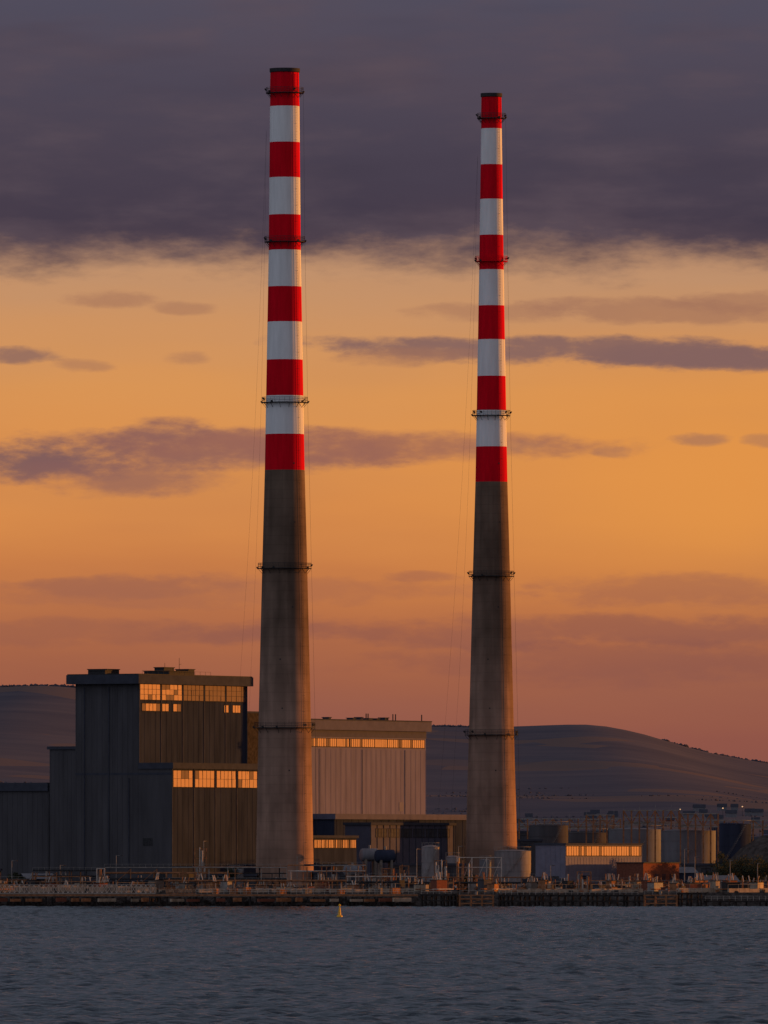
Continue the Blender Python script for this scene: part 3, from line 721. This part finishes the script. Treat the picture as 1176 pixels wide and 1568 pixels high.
m=bpy.data.materials.new('lamp_glow'); m.use_nodes=True; p=m.node_tree.nodes['Principled BSDF']; p.inputs['Emission Color'].default_value=(1,0.55,0.22,1); p.inputs['Emission Strength'].default_value=0.7; M['lamp']=m
b=B(); bl=B()
for i in range(60):
    y=rg.uniform(5600,7600); x=(rg.uniform(880,1180)-588)/F*y if i<44 else (rg.uniform(650,1180)-588)/F*y; z=hz(x,y); w_=rg.uniform(4,8)
    b.box(x,x+w_,y,y+7,z-2,z+2.6,rg.choice(('tank','brick','cladW','tank')))
    b.add([(x-.3,y-.4,z+2.5),(x+w_+.3,y-.4,z+2.5),(x+w_+.3,y+3.5,z+4.6),(x-.3,y+3.5,z+4.6),(x-.3,y+7.4,z+2.5),(x+w_+.3,y+7.4,z+2.5)],[(0,1,2,3),(3,2,5,4)],'slab')
    if i%7==0: bl.lathe([(0.01,z+5.2),(0.4,z+5.5),(0.4,z+5.8),(0.01,z+6.1)],'lamp',8,x-2,y-3); bl.cyl((x-2,y-3,z-1),(x-2,y-3,z+5.3),0.12,0.1,'slab',6)
g=group('village'); b.build('houses',g); bl.build('street_lamps',g)
# ------------------------------------------------------------ sea
m=bpy.data.materials.new('sea_water'); m.use_nodes=True; nt=m.node_tree; p=nt.nodes['Principled BSDF']
p.inputs['Base Color'].default_value=(0.022,0.030,0.042,1); p.inputs['Roughness'].default_value=0.14; p.inputs['IOR'].default_value=1.33
tc=nn(nt,'ShaderNodeTexCoord'); n1=nn(nt,'ShaderNodeTexNoise'); n1.inputs['Scale'].default_value=1.1; n1.inputs['Detail'].default_value=3; nt.links.new(tc.outputs['Object'],n1.inputs[0])
bp=nn(nt,'ShaderNodeBump'); bp.inputs['Strength'].default_value=1.0; bp.inputs['Distance'].default_value=0.22; nt.links.new(n1.outputs[0],bp.inputs['Height']); nt.links.new(bp.outputs[0],p.inputs['Normal'])
nx,ny=440,3400
xs=np.linspace(-115,115,nx)
ys=640*(2892/640.0)**np.linspace(0,1,ny)
SX,SY=np.meshgrid(xs,ys)
r=np.random.default_rng(3); SZ=np.zeros_like(SX)
for k in range(64):
    lam=1.7*(7.0/1.7)**r.random(); a=math.radians(r.normal(82,40)); kk=2*math.pi/lam; amp=0.0105*lam**0.60*r.uniform(0.5,1.3)
    SZ+=amp*np.sin((SX*math.cos(a)+SY*math.sin(a))*kk+r.uniform(0,6.28))
patch=0.85+0.3*vnoise(SX/45,SY/160,21,3)
SZ*=patch
ed=np.clip(np.minimum(np.minimum(SX+115,115-SX)/8,(SY-640)/20),0,1); SZ*=ed
idx=np.arange(nx*ny).reshape(ny,nx); fa=np.stack([idx[:-1,:-1],idx[:-1,1:],idx[1:,1:],idx[1:,:-1]],-1).reshape(-1,4)
base=nx*ny
ev=np.array([(-9000,-3000,0),(9000,-3000,0),(9000,640,0),(115,640,0),(-115,640,0),(-9000,640,0),(-9000,2892,0),(-115,2892,0),(115,2892,0),(9000,2892,0)],float)
allv=np.concatenate([np.stack([SX,SY,SZ],-1).reshape(-1,3),ev])
ex=np.array([[0,1,2,5],[5,4,7,6],[3,2,9,8]])+base
npmesh('sea',allv,np.concatenate([fa,ex]),m)
# ------------------------------------------------------------ world
SUN_AZ=math.radians(66); SUN_EL=math.radians(2.8)
W=bpy.data.worlds.new('World'); scene.world=W; W.use_nodes=True; nt=W.node_tree; nt.nodes.clear()
out=nn(nt,'ShaderNodeOutputWorld'); bg=nn(nt,'ShaderNodeBackground'); nt.links.new(bg.outputs[0],out.inputs[0])
L_=nt.links.new
def val(x,sock):
    if isinstance(x,(int,float)): sock.default_value=x
    else: L_(x,sock)
def ma(op,a,b_=0.0,c=0.0,clamp=False):
    n=nn(nt,'ShaderNodeMath',operation=op); n.use_clamp=clamp; val(a,n.inputs[0]); val(b_,n.inputs[1]); val(c,n.inputs[2]); return n.outputs[0]
def mr(x,a,b_,c=0.0,d=1.0,kind='SMOOTHSTEP'):
    n=nn(nt,'ShaderNodeMapRange',interpolation_type=kind); val(x,n.inputs[0])
    if a>b_: a,b_,c,d=b_,a,d,c
    n.inputs[1].default_value=a; n.inputs[2].default_value=b_; n.inputs[3].default_value=c; n.inputs[4].default_value=d; return n.outputs[0]
def mix(f,a,b_):
    n=nn(nt,'ShaderNodeMix',data_type='RGBA'); val(f,n.inputs['Factor'])
    for q,i in((a,6),(b_,7)):
        if isinstance(q,tuple): n.inputs[i].default_value=q
        else: L_(q,n.inputs[i])
    return n.outputs[2]
tc=nn(nt,'ShaderNodeTexCoord'); sp=nn(nt,'ShaderNodeSeparateXYZ'); L_(tc.outputs['Generated'],sp.inputs[0])
dx,dy,dz=sp.outputs
hyp=ma('SQRT',ma('ADD',ma('MULTIPLY',dx,dx),ma('MULTIPLY',dy,dy)))
el=ma('ARCTAN2',dz,hyp); az=ma('ARCTAN2',dx,dy)
u=ma('ADD',ma('MULTIPLY',az,F),588.0); v=ma('SUBTRACT',YH,ma('MULTIPLY',el,F))
def noise(su,sv,detail=5,rough=0.55,off=0.0,dist=0.0):
    c=nn(nt,'ShaderNodeCombineXYZ'); L_(ma('MULTIPLY',u,1.0/su),c.inputs[0]); L_(ma('MULTIPLY',v,1.0/sv),c.inputs[1]); c.inputs[2].default_value=off
    n=nn(nt,'ShaderNodeTexNoise'); n.inputs['Scale'].default_value=1.0; n.inputs['Detail'].default_value=detail; n.inputs['Roughness'].default_value=rough; n.inputs['Distortion'].default_value=dist
    L_(c.outputs[0],n.inputs[0]); return ma('SUBTRACT',n.outputs[0],0.5)
def ramp(fac,stops):
    n=nn(nt,'ShaderNodeValToRGB'); e=n.color_ramp.elements; e[0].position=stops[0][0]; e[0].color=stops[0][1]; e[1].position=stops[-1][0]; e[1].color=stops[-1][1]
    for p_,c in stops[1:-1]: q=e.new(p_); q.color=c
    L_(fac,n.inputs[0]); return n.outputs[0]
nA=noise(260,75,5,0.55,0.0); nB=noise(85,30,5,0.62,3.3); nC=noise(520,90,3,0.5,7.7); nD=noise(700,200,3,0.5,11.0)
vw=ma('ADD',v,ma('MULTIPLY',nC,100.0))
fac=ma('DIVIDE',vw,1400.0,clamp=True)
def st(y,c): return (y/1400.0,sl(c))
clear=ramp(fac,[st(330,(152,118,102)),st(420,(193,145,108)),st(500,(206,147,97)),st(600,(217,149,86)),st(700,(220,145,78)),st(800,(215,138,74)),st(870,(201,125,71)),st(950,(179,108,70)),st(1030,(160,96,71)),st(1130,(144,85,72)),st(1327,(122,75,70))])
warm=ma('MULTIPLY',mr(u,450,1176),ma('MULTIPLY',mr(v,480,620),mr(v,1000,780)))
clear=mix(ma('MULTIPLY',warm,0.65),clear,sl((229,150,70)))
deck=ramp(ma('DIVIDE',ma('ADD',v,ma('MULTIPLY',nA,110.0)),500.0,clamp=True),[(0.0,sl((80,76,92))),(0.2,sl((77,71,86))),(0.45,sl((73,65,79))),(0.66,sl((68,59,73))),(0.78,sl((86,70,78))),(1.0,sl((125,98,92)))])
deck=mix(ma('MULTIPLY',mr(nA,-0.1,0.25),0.7),deck,sl((91,78,88)))
deck=mix(ma('MULTIPLY',mr(nC,0.0,0.25),0.3),deck,sl((62,55,69)))
deckedge=ma('ADD',ma('ADD',v,ma('MULTIPLY',nB,95.0)),ma('MULTIPLY',nA,85.0))
dm=mr(deckedge,438,352)
skyc=mix(dm,clear,deck)
def streak(u0,v0,a,b_,op,colr,n1,amp1,soft_=0.7,vslope=0.0):
    global skyc
    du=ma('DIVIDE',ma('SUBTRACT',u,u0),a); vv=ma('ADD',v,ma('MULTIPLY',n1,amp1))
    if vslope: vv=ma('SUBTRACT',vv,ma('MULTIPLY',ma('SUBTRACT',u,u0),vslope))
    dv=ma('DIVIDE',ma('SUBTRACT',vv,v0),b_)
    d=ma('ADD',ma('MULTIPLY',du,du),ma('MULTIPLY',dv,dv)); d=ma('ADD',d,ma('MULTIPLY',nB,4.2))
    msk=ma('MULTIPLY',mr(d,1.0+soft_*1.5,1.0-soft_*1.3),op); skyc=mix(msk,skyc,colr)
mauve=sl((130,98,95)); mauve2=sl((138,95,90)); soft=sl((160,112,90))
streak(940,537,390,20,0.9,mauve,nC,50,0.6,0.03); streak(1120,548,200,19,0.75,mauve,nA,30)
streak(620,548,90,12,0.6,soft,nA,30)
streak(235,668,75,20,0.85,mauve2,nA,30,0.8,-0.1); streak(300,690,250,26,0.85,mauve2,nA,35,0.9); streak(60,708,120,26,0.9,sl((118,88,92)),nA,30,0.8); streak(200,728,130,26,0.7,mauve2,nA,45,0.9)
streak(560,684,300,20,0.8,sl((154,101,86)),nA,30,0.9)
streak(20,546,60,12,0.75,mauve,nA,30); streak(125,562,40,10,0.5,soft,nA,30); streak(285,548,30,9,0.45,soft,nA,30)
streak(170,460,60,11,0.55,soft,nA,30); streak(280,470,40,8,0.5,soft,nA,30); streak(1010,474,170,15,0.6,soft,nA,60); streak(1120,462,90,12,0.55,soft,nA,40); streak(760,482,110,12,0.5,soft,nA,40)
streak(1070,672,38,10,0.65,soft,nA,20); streak(1170,675,30,9,0.5,soft,nA,20); streak(935,692,25,7,0.35,soft,nA,20); streak(790,685,40,9,0.35,soft,nA,20)
streak(190,897,170,13,0.5,sl((152,98,80)),nA,30); streak(640,884,50,7,0.5,sl((160,100,78)),nA,20); streak(300,905,400,20,0.4,sl((160,100,78)),nA,50)
streak(1060,905,200,26,0.45,sl((150,94,80)),nA,50); streak(850,970,500,20,0.55,sl((138,86,77)),nA,50); streak(150,970,260,18,0.4,sl((144,90,76)),nA,50); streak(980,1015,320,28,0.4,sl((134,82,75)),nA,50)
skyc=mix(ma('MULTIPLY',mr(nD,-0.1,0.25),0.10),skyc,sl((120,92,92)))
side=mix(mr(dx,0.0,0.8),(0.095,0.112,0.150,1),(0.16,0.075,0.04,1))
lobe=ma('ADD',ma('MULTIPLY',dx,-0.6),ma('MULTIPLY',dy,-0.8))
upcol=mix(mr(lobe,-0.45,0.65),side,(0.31,0.325,0.385,1))
ni=nn(nt,'ShaderNodeTexSky',sky_type='NISHITA'); ni.sun_disc=False; ni.sun_elevation=SUN_EL; ni.sun_rotation=SUN_AZ; ni.air_density=1.0; ni.dust_density=1.5
sc=nn(nt,'ShaderNodeVectorMath',operation='SCALE'); L_(ni.outputs[0],sc.inputs[0]); sc.inputs['Scale'].default_value=0.005
ad=nn(nt,'ShaderNodeVectorMath',operation='ADD'); L_(upcol,ad.inputs[0]); L_(sc.outputs[0],ad.inputs[1])
upper=ad.outputs[0]
frontw=mr(dy,0.2,0.7)
low=mix(frontw,upper,skyc)
tot=mix(mr(el,math.radians(5.0),math.radians(11)),low,upper)
sd=Vector((math.sin(SUN_AZ)*math.cos(SUN_EL),math.cos(SUN_AZ)*math.cos(SUN_EL),math.sin(SUN_EL)))
dt=nn(nt,'ShaderNodeVectorMath',operation='DOT_PRODUCT'); L_(tc.outputs['Generated'],dt.inputs[0]); dt.inputs[1].default_value=sd
gl=ma('MULTIPLY',mr(dt.outputs['Value'],0.93,1.0),0.6)
gc=nn(nt,'ShaderNodeVectorMath',operation='SCALE'); gc.inputs[0].default_value=(1.0,0.30,0.06); L_(gl,gc.inputs['Scale'])
a2=nn(nt,'ShaderNodeVectorMath',operation='ADD'); L_(tot,a2.inputs[0]); L_(gc.outputs[0],a2.inputs[1])
L_(a2.outputs[0],bg.inputs[0]); bg.inputs[1].default_value=1.0
# ------------------------------------------------------------ sun
sun=bpy.data.lights.new('sun','SUN'); sun.energy=5.0; sun.color=(1.0,0.37,0.07); sun.angle=math.radians(0.53)
so=bpy.data.objects.new('sun',sun); col.objects.link(so); so.rotation_euler=sd.to_track_quat('Z','Y').to_euler(); so.location=(300,2900,200)
# ------------------------------------------------------------ camera
cam=bpy.data.cameras.new('camera'); co=bpy.data.objects.new('camera',cam); col.objects.link(co)
co.location=(0,0,H); co.rotation_euler=(math.radians(90),0,0)
cam.sensor_width=36; cam.lens=36*F/1568.0; cam.shift_y=(YH-784)/1568.0; cam.clip_start=1; cam.clip_end=40000
scene.camera=co
scene.view_settings.view_transform='Standard'; scene.view_settings.look='None'; scene.view_settings.exposure=0
